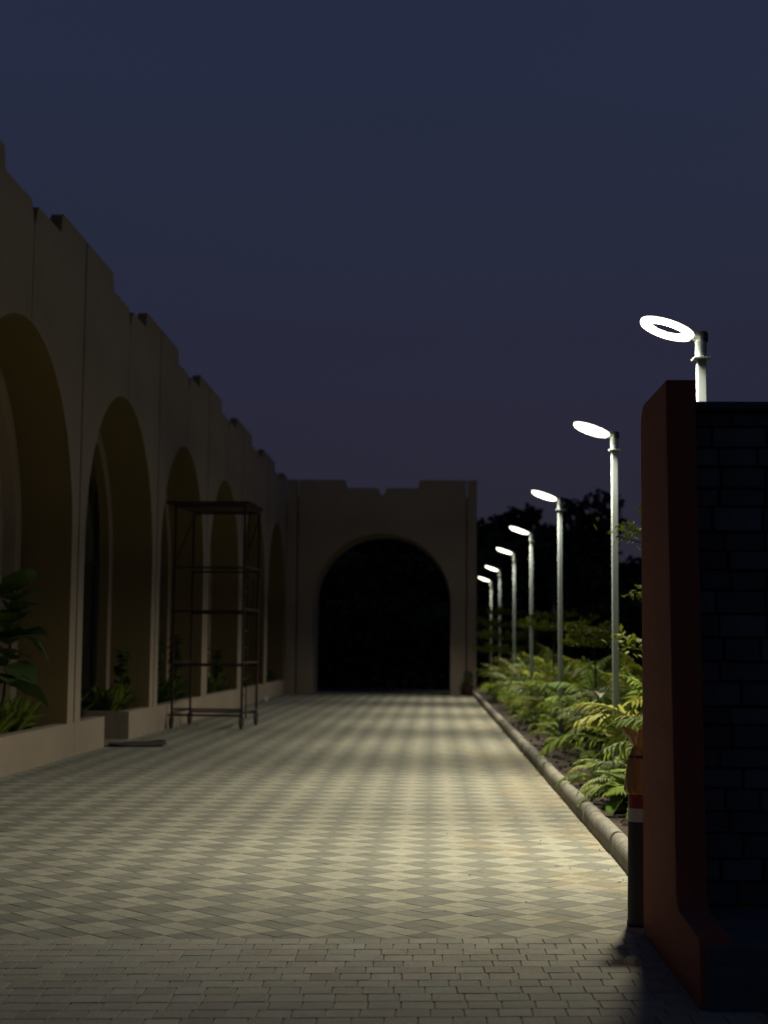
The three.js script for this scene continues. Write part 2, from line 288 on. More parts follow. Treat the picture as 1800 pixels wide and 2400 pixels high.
// ------------------------------------------------------------------ arcade building on the far side of the driveway
const BAY = 5.8, HW = 2.53, SPRING = 2.93, HI = 7.22, LO = 6.95, PLINTH = 0.45;
function archShape(hw, spring, half, y0, y1) { // upright slab with an arched opening, s across
  const s = new THREE.Shape(); s.moveTo(-half, y0); s.lineTo(-hw, y0); s.lineTo(-hw, spring); s.absarc(0, spring, hw, Math.PI, 0, true); s.lineTo(hw, y0); s.lineTo(half, y0); s.lineTo(half, y1); s.lineTo(-half, y1); s.closePath(); return s;
}
function halfPanel(sg, hw, spring, half, y0, hi, lo, shift, lowHalf, gap = 0.012, edge = 0.034) { // half a bay with its share of the stepped, notched parapet
  const s = new THREE.Shape(), c = shift * sg, pts = [];
  const a0 = Math.acos((c + gap) / hw); pts.push([c + gap, spring + Math.sin(a0) * hw]);
  for (let i = 1; i <= 28; i++) { const a = a0 * (1 - i / 28); pts.push([Math.cos(a) * hw, spring + Math.sin(a) * hw]); }
  pts.push([hw, y0], [half - edge, y0], [half - edge, hi], [c + lowHalf + 0.10, hi], [c + lowHalf + 0.035, hi - 0.05], [c + lowHalf, lo], [c + 0.17, lo], [c + 0.13, lo - 0.04], [c + 0.025, lo - 0.25], [c + gap, lo - 0.25]);
  pts.forEach(([x, y], i) => (i ? s.lineTo(sg * x, y) : s.moveTo(sg * x, y))); s.closePath(); return s;
}
function slab(shape, depth) { // s runs away from the camera, the slab's face looks towards +x
  const g = new THREE.ExtrudeGeometry(shape, { depth, bevelEnabled: false, curveSegments: 40 });
  g.rotateY(Math.PI / 2); return g;
}
const arcade = thing('arcade_building', 'long beige arcade building with tall arched bays, stepped parapet and low planters', 'building');
{
  const gFar = planarUV(slab(halfPanel(1, HW, SPRING, BAY / 2, PLINTH, HI, LO, 0.2, 1.28), 0.16)), gNear = planarUV(slab(halfPanel(-1, HW, SPRING, BAY / 2, PLINTH, HI, LO, 0.2, 1.28), 0.16));
  const gReveal = planarUV(slab(archShape(HW + 0.001, SPRING, BAY / 2 - 0.003, 0.3, 6.5), 0.539));
  const gSurround = planarUV(slab(archShape(HW - 0.27, SPRING, BAY / 2 - 0.003, 0.3, 6.5), 0.16));
  const gNiche = planarUV(box(-0.12, 0, 0.3, 6.5, -BAY / 2 + 0.003, BAY / 2 - 0.003));
  // glazing: upright bars, transom, panes
  const r = HW - 0.27, panes = [], bars = [];
  const xs = [-r, -r / 2, 0, r / 2, r];
  for (let k = 0; k < 4; k++) panes.push(box(-0.008, 0.0, 0.62, SPRING - 0.03, -xs[k] - 0.03, -xs[k + 1] + 0.03));
  const half = (a0, a1) => { const s = new THREE.Shape(); s.moveTo(0.03 * Math.cos((a0 + a1) / 2), SPRING + 0.03 + 0.03 * Math.sin((a0 + a1) / 2)); s.absarc(0, SPRING + 0.03, r - 0.02, a0, a1, false); s.closePath(); const g = slab(s, 0.008); g.translate(-0.008, 0, 0); return g; };
  for (const [a, b] of [[0.015, 1.05], [1.075, 2.07], [2.095, 3.125]]) panes.push(half(a, b));
  for (let k = 0; k < 5; k++) bars.push(box(-0.05, 0.03, 0.5, SPRING, -xs[k] - 0.03, -xs[k] + 0.03));
  bars.push(box(-0.051, 0.031, SPRING - 0.035, SPRING + 0.035, -r, r), box(-0.052, 0.032, 0.5, 0.62, -r, r));
  for (const a of [1.0625, 2.0825]) { const g = box(-0.049, 0.029, 0, r, -0.025, 0.025); g.rotateX(-(a - Math.PI / 2) * -1 * -1); g.translate(0, SPRING, 0); bars.push(g); }
  const gBars = mergeGeometries(bars.map((b) => b.toNonIndexed()));
  // curtain hanging in folds
  const gCurtain = (() => { const g = new THREE.PlaneGeometry(1.0, 4.0, 40, 1); g.rotateY(Math.PI / 2); const p = g.attributes.position; for (let i = 0; i < p.count; i++) { p.setX(i, 0.05 * Math.sin(p.getZ(i) * 34) + 0.02 * Math.sin(p.getZ(i) * 81)); p.setY(i, p.getY(i) + 2.55); } g.computeVertexNormals(); return g; })();
  const gBedSoil = (() => { const g = new THREE.PlaneGeometry(0.62, BAY - 0.4, 8, 60); g.rotateX(-Math.PI / 2); const p = g.attributes.position; for (let i = 0; i < p.count; i++) p.setY(i, 0.385 + 0.05 * fbm(p.getX(i) * 6, p.getZ(i) * 6, 3)); g.computeVertexNormals(); return planarUV(g, 0.8); })();
  const plinthGeo = (a, b) => planarUV(rbox(WALL_X - 0.165, WALL_X + 0.02, -0.03, PLINTH + 0.004, a, b, 0.008, 1));
  for (let k = -2; k < 5; k++) {
    const near = -20.4 - BAY * k, zc = near - BAY / 2; // k = -1: the bay with the blank niche
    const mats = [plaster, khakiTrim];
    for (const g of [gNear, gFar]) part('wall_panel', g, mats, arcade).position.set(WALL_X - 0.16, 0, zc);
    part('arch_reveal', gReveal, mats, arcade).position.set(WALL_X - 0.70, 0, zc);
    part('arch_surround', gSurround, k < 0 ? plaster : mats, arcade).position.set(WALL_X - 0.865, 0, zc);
    if (k < 0) part('niche_wall', gNiche, plaster, arcade).position.set(WALL_X - 0.87, 0, zc);
    else {
      const w = group('window', arcade); w.position.set(WALL_X - 0.93, 0, zc);
      part('window_bars', gBars, windowFrame, w);
      for (const g of panes) part('pane', g, glass, w);
      part('curtain', gCurtain, curtainCloth, arcade).position.set(WALL_X - 1.25, 0, zc + 1.75);
    }
    part('planter_soil', gBedSoil, soil, arcade).position.set(WALL_X - 0.40, 0, zc);
    if (k === 0) {
      part('planter_wall', plinthGeo(near - 0.003, -22.25), plaster, arcade); part('planter_wall', plinthGeo(-24.05, near - BAY + 0.003), plaster, arcade);
      part('planter_return', planarUV(box(WALL_X - 0.72, WALL_X - 0.166, -0.03, PLINTH, -22.25, -22.13)), plaster, arcade);
      part('planter_return', planarUV(box(WALL_X - 0.72, WALL_X - 0.166, -0.03, PLINTH, -24.17, -24.05)), plaster, arcade);
    } else part('planter_wall', plinthGeo(near - 0.003, near - BAY + 0.003), plaster, arcade);
  }
  const soilHide = arcade.children.filter((c) => c.name === 'planter_soil');
  // the entrance gap: soil either side only, a dark step at the back
  const s2 = soilHide[2]; arcade.remove(s2);
  for (const [a, b] of [[-20.6, -22.13], [-24.17, -26.0]]) { const g = new THREE.PlaneGeometry(0.55, Math.abs(a - b), 6, 20); g.rotateX(-Math.PI / 2); g.translate(WALL_X - 0.42, 0.40, (a + b) / 2); part('planter_soil', planarUV(g, 0.8), soil, arcade); }
  part('entrance_step', rbox(WALL_X - 0.86, WALL_X - 0.50, -0.03, 0.37, -22.28, -24.02, 0.01, 1), concreteB, arcade);
  part('entrance_floor', planarUV(box(WALL_X - 0.5, WALL_X + 0.02, -0.05, 0.012, -22.255, -24.045)), concreteB, arcade);
  // closed body behind the bays
  const zN = -20.4 + BAY * 2, zF = -20.4 - BAY * 5;
  part('roof_slab', box(WALL_X - 0.162, -11.2, 6.503, 6.65, zN, zF - 3), plaster, arcade);
  part('back_wall', box(-11.2, -11.0, 0, 6.5, zN, zF - 3), plaster, arcade);
  part('end_wall', box(-11.0, WALL_X - 0.163, 0, 6.5, zN, zN + 0.2), plaster, arcade);
  part('end_wall', box(-11.0, WALL_X - 0.163, 0, 6.5, zF - 3, zF - 2.8), plaster, arcade);
  part('interior_floor', box(-11.0, WALL_X - 0.95, 0.3, 0.4, zN, zF - 2.8), interiorPaint, arcade);
  part('partition_wall', box(-9.0, -8.9, 0.4, 6.5, zN, zF - 2.8), interiorPaint, arcade);
}

// ------------------------------------------------------------------ gateway across the end
const gate = thing('arched_gateway', 'beige gateway with one dark round arch and notched parapet closing the driveway', 'gateway');
{
  const Z = -49.43, cx = -1.745, hw = 2.31, sp = 3.06, hi = 7.16, lo = 6.89;
  const upright = (shape, d) => { const g = new THREE.ExtrudeGeometry(shape, { depth: d, bevelEnabled: false, curveSegments: 48 }); return planarUV(g); };
  for (const sg of [-1, 1]) { const g = upright(halfPanel(sg, hw, sp, 2.83, -0.03, hi, lo, 0, 1.2, 0.0, 0.014), 0.3); part('wall_panel', g, plaster, gate).position.set(cx, 0, Z - 0.3); }
  part('pilaster', planarUV(rbox(-4.945, -4.607, -0.03, hi, Z - 0.3, Z, 0.012, 1)), plaster, gate);
  part('pilaster', planarUV(rbox(1.115, 1.43, -0.03, hi, Z - 0.3, Z, 0.012, 1)), plaster, gate);
  part('arch_tunnel', upright(archShape(hw + 0.001, sp, 3.15, -0.03, 6.5), 2.4), plaster, gate).position.set(cx, 0, Z - 2.72);
  part('roof_slab', box(cx - 3.15, cx + 3.15, 6.503, 6.62, Z - 0.301, Z - 2.72), plaster, gate);
}

// ------------------------------------------------------------------ boundary wall beside the camera: terracotta fin and dark stone cladding
{
  const s = new THREE.Shape(); // (distance from camera, height)
  s.moveTo(6.40, -0.03); s.lineTo(6.40, 0.262); s.quadraticCurveTo(6.41, 0.292, 6.45, 0.297); s.lineTo(6.93, 0.318); s.quadraticCurveTo(6.99, 0.33, 7.0, 0.40); s.lineTo(7.165, 2.6); s.lineTo(7.17, 2.82); s.lineTo(7.95, 2.828); s.quadraticCurveTo(8.06, 2.80, 8.065, 2.70); s.lineTo(8.07, -0.03); s.closePath();
  const g = new THREE.ExtrudeGeometry(s, { depth: 0.145 - 0.016, bevelEnabled: true, bevelSize: 0.008, bevelThickness: 0.008, bevelOffset: -0.008, bevelSegments: 2, curveSegments: 8 });
  // hand-floated render is never quite flat
  const p = g.attributes.position; for (let i = 0; i < p.count; i++) p.setZ(i, p.getZ(i) + 0.004 * (fbm(p.getX(i) * 3, p.getY(i) * 3, 3) - 0.5));
  g.rotateY(Math.PI / 2); g.translate(1.134, 0, 0); g.computeVertexNormals(); planarUV(g, 1.2);
  const fin = thing('gate_pier', 'rough terracotta red wall fin with a spreading foot beside the banded post', 'gate pier');
  part('rendered_fin', g, terracotta, fin);
  const wall = thing('stone_wall', 'tall dark blue grey stone clad boundary wall with a low ledge', 'wall');
  part('wall_core', box(1.275, 4.6, -0.03, 2.70, -7.42, -7.92), matc(0.10, 0.105, 0.11), wall);
  part('ledge', rbox(1.15, 4.6, -0.03, 0.272, -6.385, -7.36, 0.015, 2), stoneTones[1], wall);
  part('coping', planarUV(rbox(1.275, 4.6, 2.70, 2.745, -7.34, -7.96, 0.012, 2)), stoneTones[1], wall);
  const r = rng(31); let y = 0.274; const variants = [];
  while (y < 2.69) {
    const hgt = Math.min(2.698 - y, rr(r, 0.085, 0.125)); let x = 1.28 + (r() < 0.5 ? 0 : -0.0);
    let first = true;
    while (x < 3.3) {
      const len = first ? rr(r, 0.10, 0.24) : rr(r, 0.17, 0.30), dep = rr(r, 0.022, 0.04); first = false;
      const g2 = planarUV(rbox(x + 0.003, x + len - 0.003, y + 0.003, y + hgt - 0.003, -7.43, -7.41 + dep, 0.008, 1));
      const q = g2.attributes.position; for (let i = 0; i < q.count; i++) if (q.getZ(i) > -7.40) q.setZ(i, q.getZ(i) + 0.02 * (fbm(q.getX(i) * 11, q.getY(i) * 11, 2) - 0.5));
      part('stone', g2, stoneTones[Math.floor(r() * 4)], wall); x += len;
    }
    y += hgt;
  }
}

// ------------------------------------------------------------------ banded post with a plastic bag tied over its head
{
  const t = thing('bollard', 'black guard post with white and red bands beside the terracotta fin', 'bollard', [1.137, 0, -8.34]);
  const lathe = (pts, n = 28) => new THREE.LatheGeometry(pts.map(([x, y]) => new THREE.Vector2(x, y)), n);
  part('post', lathe([[0.001, 0], [0.066, 0], [0.066, 0.02], [0.062, 0.03], [0.057, 0.565]]), rubber, t);
  part('white_band', lathe([[0.057, 0.565], [0.0575, 0.567], [0.056, 0.638]]), matc(0.30, 0.29, 0.28, { roughness: 0.6 }), t);
  part('red_band', lathe([[0.056, 0.638], [0.0565, 0.64], [0.052, 0.80]]), matc(0.14, 0.006, 0.01, { roughness: 0.5 }), t);
  part('post_head', lathe([[0.052, 0.80], [0.05, 0.92], [0.03, 0.94], [0.001, 0.945]]), rubber, t);
  const bag = thing('plastic_bag', 'crumpled amber plastic bag tied over the head of the banded post', 'plastic bag', [1.137, 0, -8.34]);
  const prof = [[0.068, 0.715], [0.075, 0.735], [0.072, 0.78], [0.064, 0.84], [0.056, 0.895], [0.034, 0.955], [0.024, 0.972], [0.03, 0.985], [0.05, 1.01], [0.072, 1.045], [0.078, 1.07]];
  const g = new THREE.LatheGeometry(prof.map(([x, y]) => new THREE.Vector2(x, y)), 72), p = g.attributes.position;
  for (let i = 0; i < p.count; i++) {
    const x = p.getX(i), y = p.getY(i), z = p.getZ(i), a = Math.atan2(z, x), up = Math.max(0, (y - 0.96) / 0.1), ab = Math.abs(((a / (2 * Math.PI)) % 1));
    let f = 1 + (0.10 + 0.30 * up) * (fbm(Math.cos(a) * 2.2 + 7 + y * 3, Math.sin(a) * 2.2 + y * 9, 3) - 0.45) + (0.035 + 0.1 * up) * Math.sin(a * 9 + y * 30) + 0.03 * Math.sin(a * 17 - y * 55);
    if (y < 0.96) f = Math.max(f, 0.93);
    p.setXYZ(i, x * f, y + (0.012 + 0.045 * up) * (fbm(Math.cos(a) * 3 + 3, Math.sin(a) * 3 + 8, 2) - 0.4) * 2 - 0.0, z * f);
  }
  g.computeVertexNormals();
  const bm = new THREE.MeshPhysicalMaterial({ roughness: 0.22, transmission: 0.22, thickness: 0, side: THREE.DoubleSide }); bm.color.setRGB(0.34, 0.19, 0.05);
  part('film', g, bm, bag);
}

// ------------------------------------------------------------------ scaffold tower on castors
{
  const t = thing('scaffold_tower', 'rusty rolling scaffold tower with planked top standing by the arcade', 'scaffold', [-4.14, 0, -28.2], -0.055);
  const w = 0.655, d = 0.78, top = 4.16, corners = [[-w, d], [w, d], [w, -d], [-w, -d]];
  for (const [x, z] of corners) {
    const p = group('upright', t);
    part('tube', bar(V(x, 0.2, z), V(x, top, z), 0.024), steelRust, p);
    const c = group('caster', t);
    const wh = new THREE.TorusGeometry(0.07, 0.03, 10, 20); wh.rotateY(Math.PI / 2); wh.translate(x, 0.1, z + 0.02); part('tyre', wh, rubber, c);
    const hub = new THREE.CylinderGeometry(0.045, 0.045, 0.03, 14); hub.rotateZ(Math.PI / 2); hub.translate(x, 0.1, z + 0.02); part('hub', hub, steelRust, c);
    part('fork', mergeGeometries([box(x - 0.042, x - 0.034, 0.09, 0.205, z - 0.005, z + 0.045), box(x + 0.034, x + 0.042, 0.09, 0.205, z - 0.005, z + 0.045), box(x - 0.045, x + 0.045, 0.206, 0.22, z - 0.03, z + 0.05)]), steelRust, c);
  }
  for (const y of [0.25, 1.17, 2.17, 2.98]) {
    for (const z of [d, -d]) part('rail', bar(V(-w, y, z), V(w, y, z), 0.02), steelRust, t);
    for (const x of [w, -w]) part('rail', bar(V(x, y + 0.05, d), V(x, y + 0.05, -d), 0.02), steelRust, t);
  }
  for (const y of [0.36]) for (const z of [d]) part('rail', bar(V(-w, y, z - 0.04), V(w, y, z - 0.04), 0.016), steelRust, t);
  // ladder rungs up the open end, two hoops
  for (const y of [0.62, 0.92, 1.5, 1.82, 2.55, 2.75, 3.3, 3.6]) part('rung', bar(V(w, y, d), V(w, y, d - 0.42), 0.013), steelRust, t);
  for (const y of [0.6, 1.6, 2.6, 3.6]) part('ladder_stile', bar(V(w, y - 0.42, d - 0.42), V(w, y + 0.42, d - 0.42), 0.014), steelRust, t);
  part('hoop', tube([V(w, 2.2, d - 0.1), V(w, 2.72, d - 0.1), V(w, 2.86, d - 0.3), V(w, 2.86, d - 0.9), V(w, 2.72, d - 1.1), V(w, 2.2, d - 1.1)], 0.014, 30, 6), steelRust, t);
  const r = rng(8);
  for (let k = 0; k < 6; k++) { const z = -d - 0.05 + k * 0.285, lap = rr(r, 0.0, 0.12); const g = rbox(-w - 0.12 - lap, w + 0.05 + lap * 0.6, top + 0.012 + (k % 2) * 0.004, top + 0.06, z, z + 0.265, 0.006, 1); part('plank', g, plankWood, t); }
  for (const z of [d, -d]) part('rail', bar(V(-w, top - 0.02, z), V(w, top - 0.02, z), 0.024), steelRust, t);
  for (const x of [w, -w]) part('rail', bar(V(x, top - 0.02, d), V(x, top - 0.02, -d), 0.024), steelRust, t);
  for (const x of [w, -w]) part('brace', bar(V(x, 3.05, d), V(x, top - 0.1, -d), 0.015), steelRust, t);
}

// ------------------------------------------------------------------ small things on the ground
{
  const g = new THREE.PlaneGeometry(0.85, 0.8, 40, 26); g.rotateX(-Math.PI / 2); const p = g.attributes.position;
  for (let i = 0; i < p.count; i++) { const x = p.getX(i), z = p.getZ(i); p.setXYZ(i, x + 0.05 * (fbm(z * 4, 3, 2) - 0.5) * 2, 0.016 + 0.11 * Math.max(0, fbm(x * 2.6 + 9, z * 3.4, 4) - 0.36), z + 0.06 * (fbm(x * 3, 8, 2) - 0.5) * 2); }
  g.computeVertexNormals();
  const o = part('floor_mat', g, matc(0.032, 0.024, 0.016, { roughness: 1, side: THREE.DoubleSide }), scene); o.position.set(-4.5, 0.004, -22.7); o.rotation.y = 0.25;
  tag(o, 'crumpled dark sacking mat lying on the paving outside the entrance gap', 'mat');
  const c = new THREE.IcosahedronGeometry(0.085, 3), q = c.attributes.position;
  for (let i = 0; i < q.count; i++) { const f = 0.65 + 0.7 * fbm(q.getX(i) * 22 + 5, q.getY(i) * 22 + q.getZ(i) * 17, 3); q.setXYZ(i, q.getX(i) * f, q.getY(i) * f * 1.1, q.getZ(i) * f); }
  c.computeVertexNormals();
  const b = part('paper_scrap', c, matc(0.66, 0.56, 0.52), scene); b.position.set(-4.72, 0.07, -41.6); tag(b, 'small crumpled white paper scrap at the foot of the planter wall', 'paper');
  // pot by the gateway pilaster
  const pot = thing('flower_pot', 'small dark clay pot with a drooping shrub beside the gateway pilaster', 'flower pot', [1.14, 0, -48.9]);
  part('pot', new THREE.LatheGeometry([[0.001, 0], [0.13, 0], [0.17, 0.3], [0.185, 0.3], [0.185, 0.34], [0.16, 0.34], [0.15, 0.28], [0.001, 0.28]].map(([x, y]) => new THREE.Vector2(x, y)), 24), matc(0.05, 0.02, 0.014), pot);
  const L = new Quads(), r = rng(61); for (let i = 0; i < 160; i++) { const c0 = V((r() - 0.5) * 0.3, 0.34 + r() * 0.45, (r() - 0.5) * 0.3), a = V(r() - 0.5, r() - 0.5, r() - 0.5).normalize().multiplyScalar(0.06), e = V(r() - 0.5, r() - 0.5, r() - 0.5).normalize().multiplyScalar(0.03); L.quad(c0.clone().sub(a), c0.clone().add(e), c0.clone().add(a), c0.clone().sub(e)); }
  part('foliage', L.geo(), darkLeaf[0], pot);
}

// ------------------------------------------------------------------ plants
function blade(Q, o, dir, len, wid, droop, seg = 3, fold = 0.25, twist = 0) { // a narrow leaf that arches over
  const d = dir.clone().normalize(); let side = V(0, 1, 0).cross(d); if (side.lengthSq() < 1e-4) side = V(1, 0, 0); side.normalize(); if (twist) side.applyAxisAngle(d, twist);
  const up = d.clone().cross(side).normalize(); let prev = null, pos = o.clone(), cur = d.clone();
  for (let i = 0; i <= seg; i++) {
    const t = i / seg, w = wid * (i === 0 ? 0.35 : Math.sin(Math.PI * Math.min(1, 0.18 + 0.82 * t)) ) * (i === seg ? 0 : 1);
    const l = pos.clone().addScaledVector(side, w / 2).addScaledVector(up, fold * w), r = pos.clone().addScaledVector(side, -w / 2).addScaledVector(up, fold * w), m = pos.clone();
    if (prev) { Q.quad(prev.m, m, l, prev.l); Q.quad(prev.r, r, m, prev.m); }
    prev = { l, r, m }; cur.y -= droop / seg; cur.normalize(); pos = pos.clone().addScaledVector(cur, len / seg);
  }
}
function frondGeo(seed, len, nl, leafLen, leafW, arch, rise, spread = 0.75) { // pinnate frond growing along +x from the origin
  const r = rng(seed), Q = new Quads(), pts = []; let p = V(0, 0, 0), a = rise; const n = 10;
  for (let i = 0; i <= n; i++) { pts.push(p.clone()); p = p.clone().add(V(Math.cos(a), Math.sin(a), (r() - 0.5) * 0.06).multiplyScalar(len / n)); a -= arch / n * (0.5 + i / n); }
  const c = new THREE.CatmullRomCurve3(pts);
  for (let i = 0; i < nl; i++) {
    const t = 0.2 + 0.8 * (i + 0.5) / nl, q = c.getPointAt(Math.min(1, t)), tg = c.getTangentAt(Math.min(1, t)), taperL = Math.sin(Math.PI * (0.18 + 0.76 * t)) + 0.12;
    for (const s of [-1, 1]) { const side = V(0, 0, s), up = side.clone().cross(tg).multiplyScalar(s > 0 ? -1 : 1); const dir = tg.clone().multiplyScalar(0.75).addScaledVector(side, spread + rr(r, -0.1, 0.1)).addScaledVector(V(0, 1, 0), rr(r, -0.05, 0.28)); blade(Q, q, dir, leafLen * taperL * rr(r, 0.85, 1.1), leafW, rr(r, 0.5, 1.1), 3, 0.18); }
  }
  blade(Q, pts[n], c.getTangentAt(1), leafLen * 0.5, leafW, 0.5);
  const stem = new THREE.TubeGeometry(c, 10, Math.max(0.005, len * 0.006), 4, false).toNonIndexed(); stem.deleteAttribute('uv');
  const g = mergeGeometries([Q.geo(), stem]); return g;
}
const arecaFronds = [0, 1, 2, 3, 4, 5].map((i) => frondGeo(100 + i, 1.12, 20, 0.27, 0.028, 1.15 + 0.16 * i, 1.5 - 0.06 * i));
const fernFronds = [0, 1, 2, 3].map((i) => frondGeo(200 + i, 0.72, 22, 0.12, 0.026, 1.9 + 0.1 * i, 1.2, 1.1));
function pinnatePlant(name, label, cat, grp, x, z, scale, fronds, mats, n, seed, y = 0.09, lean = 0.35) {
  const r = rng(seed), t = thing(name, label, cat, [x, y, z], r() * 6.28, grp);
  for (let i = 0; i < n; i++) {
    const m = part('frond', fronds[Math.floor(r() * fronds.length)], mats[Math.floor(r() * mats.length)], t);
    m.rotation.order = 'YZX'; m.rotation.y = i * 2.399 + r() * 0.5; m.rotation.z = rr(r, -lean, lean * 0.7) - (i / n) * 0.15; m.rotation.x = rr(r, -0.3, 0.3); const s = scale * rr(r, 0.75, 1.12); m.scale.setScalar(s); m.position.set(rr(r, -0.05, 0.05), 0, rr(r, -0.05, 0.05));
  }
  part('crown_base', taper([V(0, -0.05, 0), V(0.005, 0.06, 0), V(0, 0.17 * scale, 0)], 0.05 * scale, 0.03 * scale, 7), greenStem, t);
  return t;
}
{ // the planting bed: feathery palms and ferns crowd the first two metres behind the kerb
  const r = rng(2024);
  const palms = [[2.75, -12.6, 0.9]];
  for (let z = -13.6, k = 0; z > -47.5; k++) { palms.push([(k % 3 === 1 ? 2.95 : k % 3 ? 2.65 : 2.36) + rr(r, -0.1, 0.12) + (z > -24 ? 0.3 : 0), z, (k % 3 === 1 ? 1.42 : 1.18) * rr(r, 0.9, 1.12)]); z -= 0.5 + 0.022 * (-z - 13) + r() * 0.35; }
  palms.forEach(([x, z, s], i) => pinnatePlant('palm_clump', 'feathery yellow green palm clump in the bed behind the kerb', 'palm', 'feathery palms in the planting bed', x, z, s, arecaFronds, palmLeaf, 22, 500 + i));
  const ferns = [[2.0, -10.6, 0.9], [2.1, -12.0, 0.95], [1.83, -13.5, 0.82], [1.98, -13.9, 1.0], [1.84, -14.7, 0.86], [1.9, -12.9, 0.9], [1.78, -15.4, 0.8]];
  for (let z = -15.8; z > -48; z -= 1.7 + r() * 1.2) ferns.push([1.96 + rr(r, -0.05, 0.12), z, rr(r, 0.55, 0.78)]);
  ferns.forEach(([x, z, s], i) => pinnatePlant('fern', 'low light green fern at the edge of the kerb', 'fern', 'ferns along the kerb', x, z, s, fernFronds, fernLeaf, 16, 800 + i, 0.09, 0.5));
}
{ // fan palm beside the post: folded fingers spread from each leaf stalk
  const t = thing('fan_palm', 'small fan palm with splayed finger leaves showing beside the terracotta fin', 'palm', [2.42, 0.09, -14.6]);
  const mk = (seed) => { const r = rng(seed), Q = new Quads(); for (let i = 0; i < 17; i++) { const a = (i / 16 - 0.5) * 4.0; blade(Q, V(0, 0, 0), V(Math.cos(a), 0.18 + rr(r, -0.05, 0.1), Math.sin(a)), rr(r, 0.30, 0.38), 0.034, rr(r, 0.3, 0.9), 4, 0.3); } return Q.geo(); };
  const fans = [mk(1), mk(2), mk(3)], r = rng(15);
  for (let i = 0; i < 9; i++) {
    const a = i * 2.4 + 0.4, rise = rr(r, 0.75, 1.35), len = rr(r, 0.6, 0.95), d = V(Math.cos(a) * Math.cos(rise), Math.sin(rise), Math.sin(a) * Math.cos(rise)), tip = d.clone().multiplyScalar(len);
    const lf = group('leaf', t); part('stalk', bar(V(0, 0, 0), tip, 0.006, 5), greenStem, lf);
    const f = part('blade', fans[i % 3], i % 3 ? fanLeaf : palmLeaf[2], lf); f.position.copy(tip); f.quaternion.setFromUnitVectors(V(1, 0, 0), V(d.x, d.y * 0.55, d.z).normalize()); f.rotateX(rr(r, -0.7, 0.7));
  }
  part('crown_base', taper([V(0, -0.05, 0), V(0, 0.1, 0), V(0, 0.16, 0)], 0.05, 0.03, 7), greenStem, t);
}
function broadLeafGeo(len, wid, cup, droop, seed) { // one big leaf along +x with a midrib fold and wavy edge
  const r = rng(seed), n = 8, m = 6, pos = [], idx = [];
  for (let i = 0; i <= n; i++) { const t = i / n, w = wid * Math.pow(Math.sin(Math.PI * Math.pow(t, 0.75)), 0.8) * 0.5 + 0.002; for (let j = 0; j <= m; j++) { const s = j / m * 2 - 1; pos.push(t * len, -droop * t * t * len + cup * w * Math.abs(s) + 0.05 * w * Math.sin(t * 14 + s * 3 + seed), s * w); } }
  for (let i = 0; i < n; i++) for (let j = 0; j < m; j++) { const a = i * (m + 1) + j; idx.push(a, a + 1, a + m + 1, a + 1, a + m + 2, a + m + 1); }
  const g = new THREE.BufferGeometry(); g.setAttribute('position', new THREE.Float32BufferAttribute(pos, 3)); g.setIndex(idx); g.computeVertexNormals(); return g;
}
const roundLeaves = [broadLeafGeo(0.34, 0.30, 0.25, 0.25, 1), broadLeafGeo(0.30, 0.27, 0.3, 0.4, 2), broadLeafGeo(0.26, 0.24, 0.2, 0.15, 3)];
const longLeaves = [broadLeafGeo(0.62, 0.2, 0.35, 0.3, 4), broadLeafGeo(0.7, 0.22, 0.4, 0.5, 5)];
function leafyStem(name, label, cat, pos, height, nLeaf, leaves, mats, size, seed, grp, lean = V(0, 0, 0)) {
  const r = rng(seed), t = thing(name, label, cat, pos, 0, grp), top = V(lean.x, height, lean.z), c = new THREE.CatmullRomCurve3([V(0, -0.05, 0), V(lean.x * 0.2 + 0.02, height * 0.4, lean.z * 0.2), top]);
  part('stem', taper([V(0, -0.05, 0), V(lean.x * 0.2 + 0.02, height * 0.4, lean.z * 0.2), top], 0.022, 0.01, 6), bark, t);
  for (let i = 0; i < nLeaf; i++) { const q = c.getPointAt(Math.min(1, 0.35 + 0.65 * (i + r()) / nLeaf)), m = part('leaf', leaves[i % leaves.length], mats[Math.floor(r() * mats.length)], t); m.position.copy(q); m.rotation.order = 'YZX'; m.rotation.y = i * 2.4 + r() * 0.6; m.rotation.z = rr(r, -0.35, 0.75); m.rotation.x = rr(r, -0.4, 0.4); m.scale.setScalar(size * rr(r, 0.7, 1.1)); }
  return t;
}
leafyStem('broadleaf_plant', 'pale cream leaved plant with broad upright leaves beside the second lamp', 'plant', [2.02, 0.1, -18.4], 0.95, 9, longLeaves, [paleLeaf], 0.8, 41);
leafyStem('broadleaf_plant', 'low broad leaved green plant close behind the kerb near the banded post', 'plant', [1.66, 0.09, -13.0], 0.3, 12, roundLeaves, [bladeLeaf[0], bladeLeaf[2], fanLeaf], 0.85, 47);
leafyStem('broadleaf_plant', 'large round leaved fiddle plant standing in the planter of the blank niche', 'plant', [WALL_X - 0.25, 0.4, -17.75], 1.8, 24, roundLeaves, [darkLeaf[1], darkLeaf[0], bladeLeaf[2]], 1.75, 43, undefined, V(0.1, 0, -0.25));

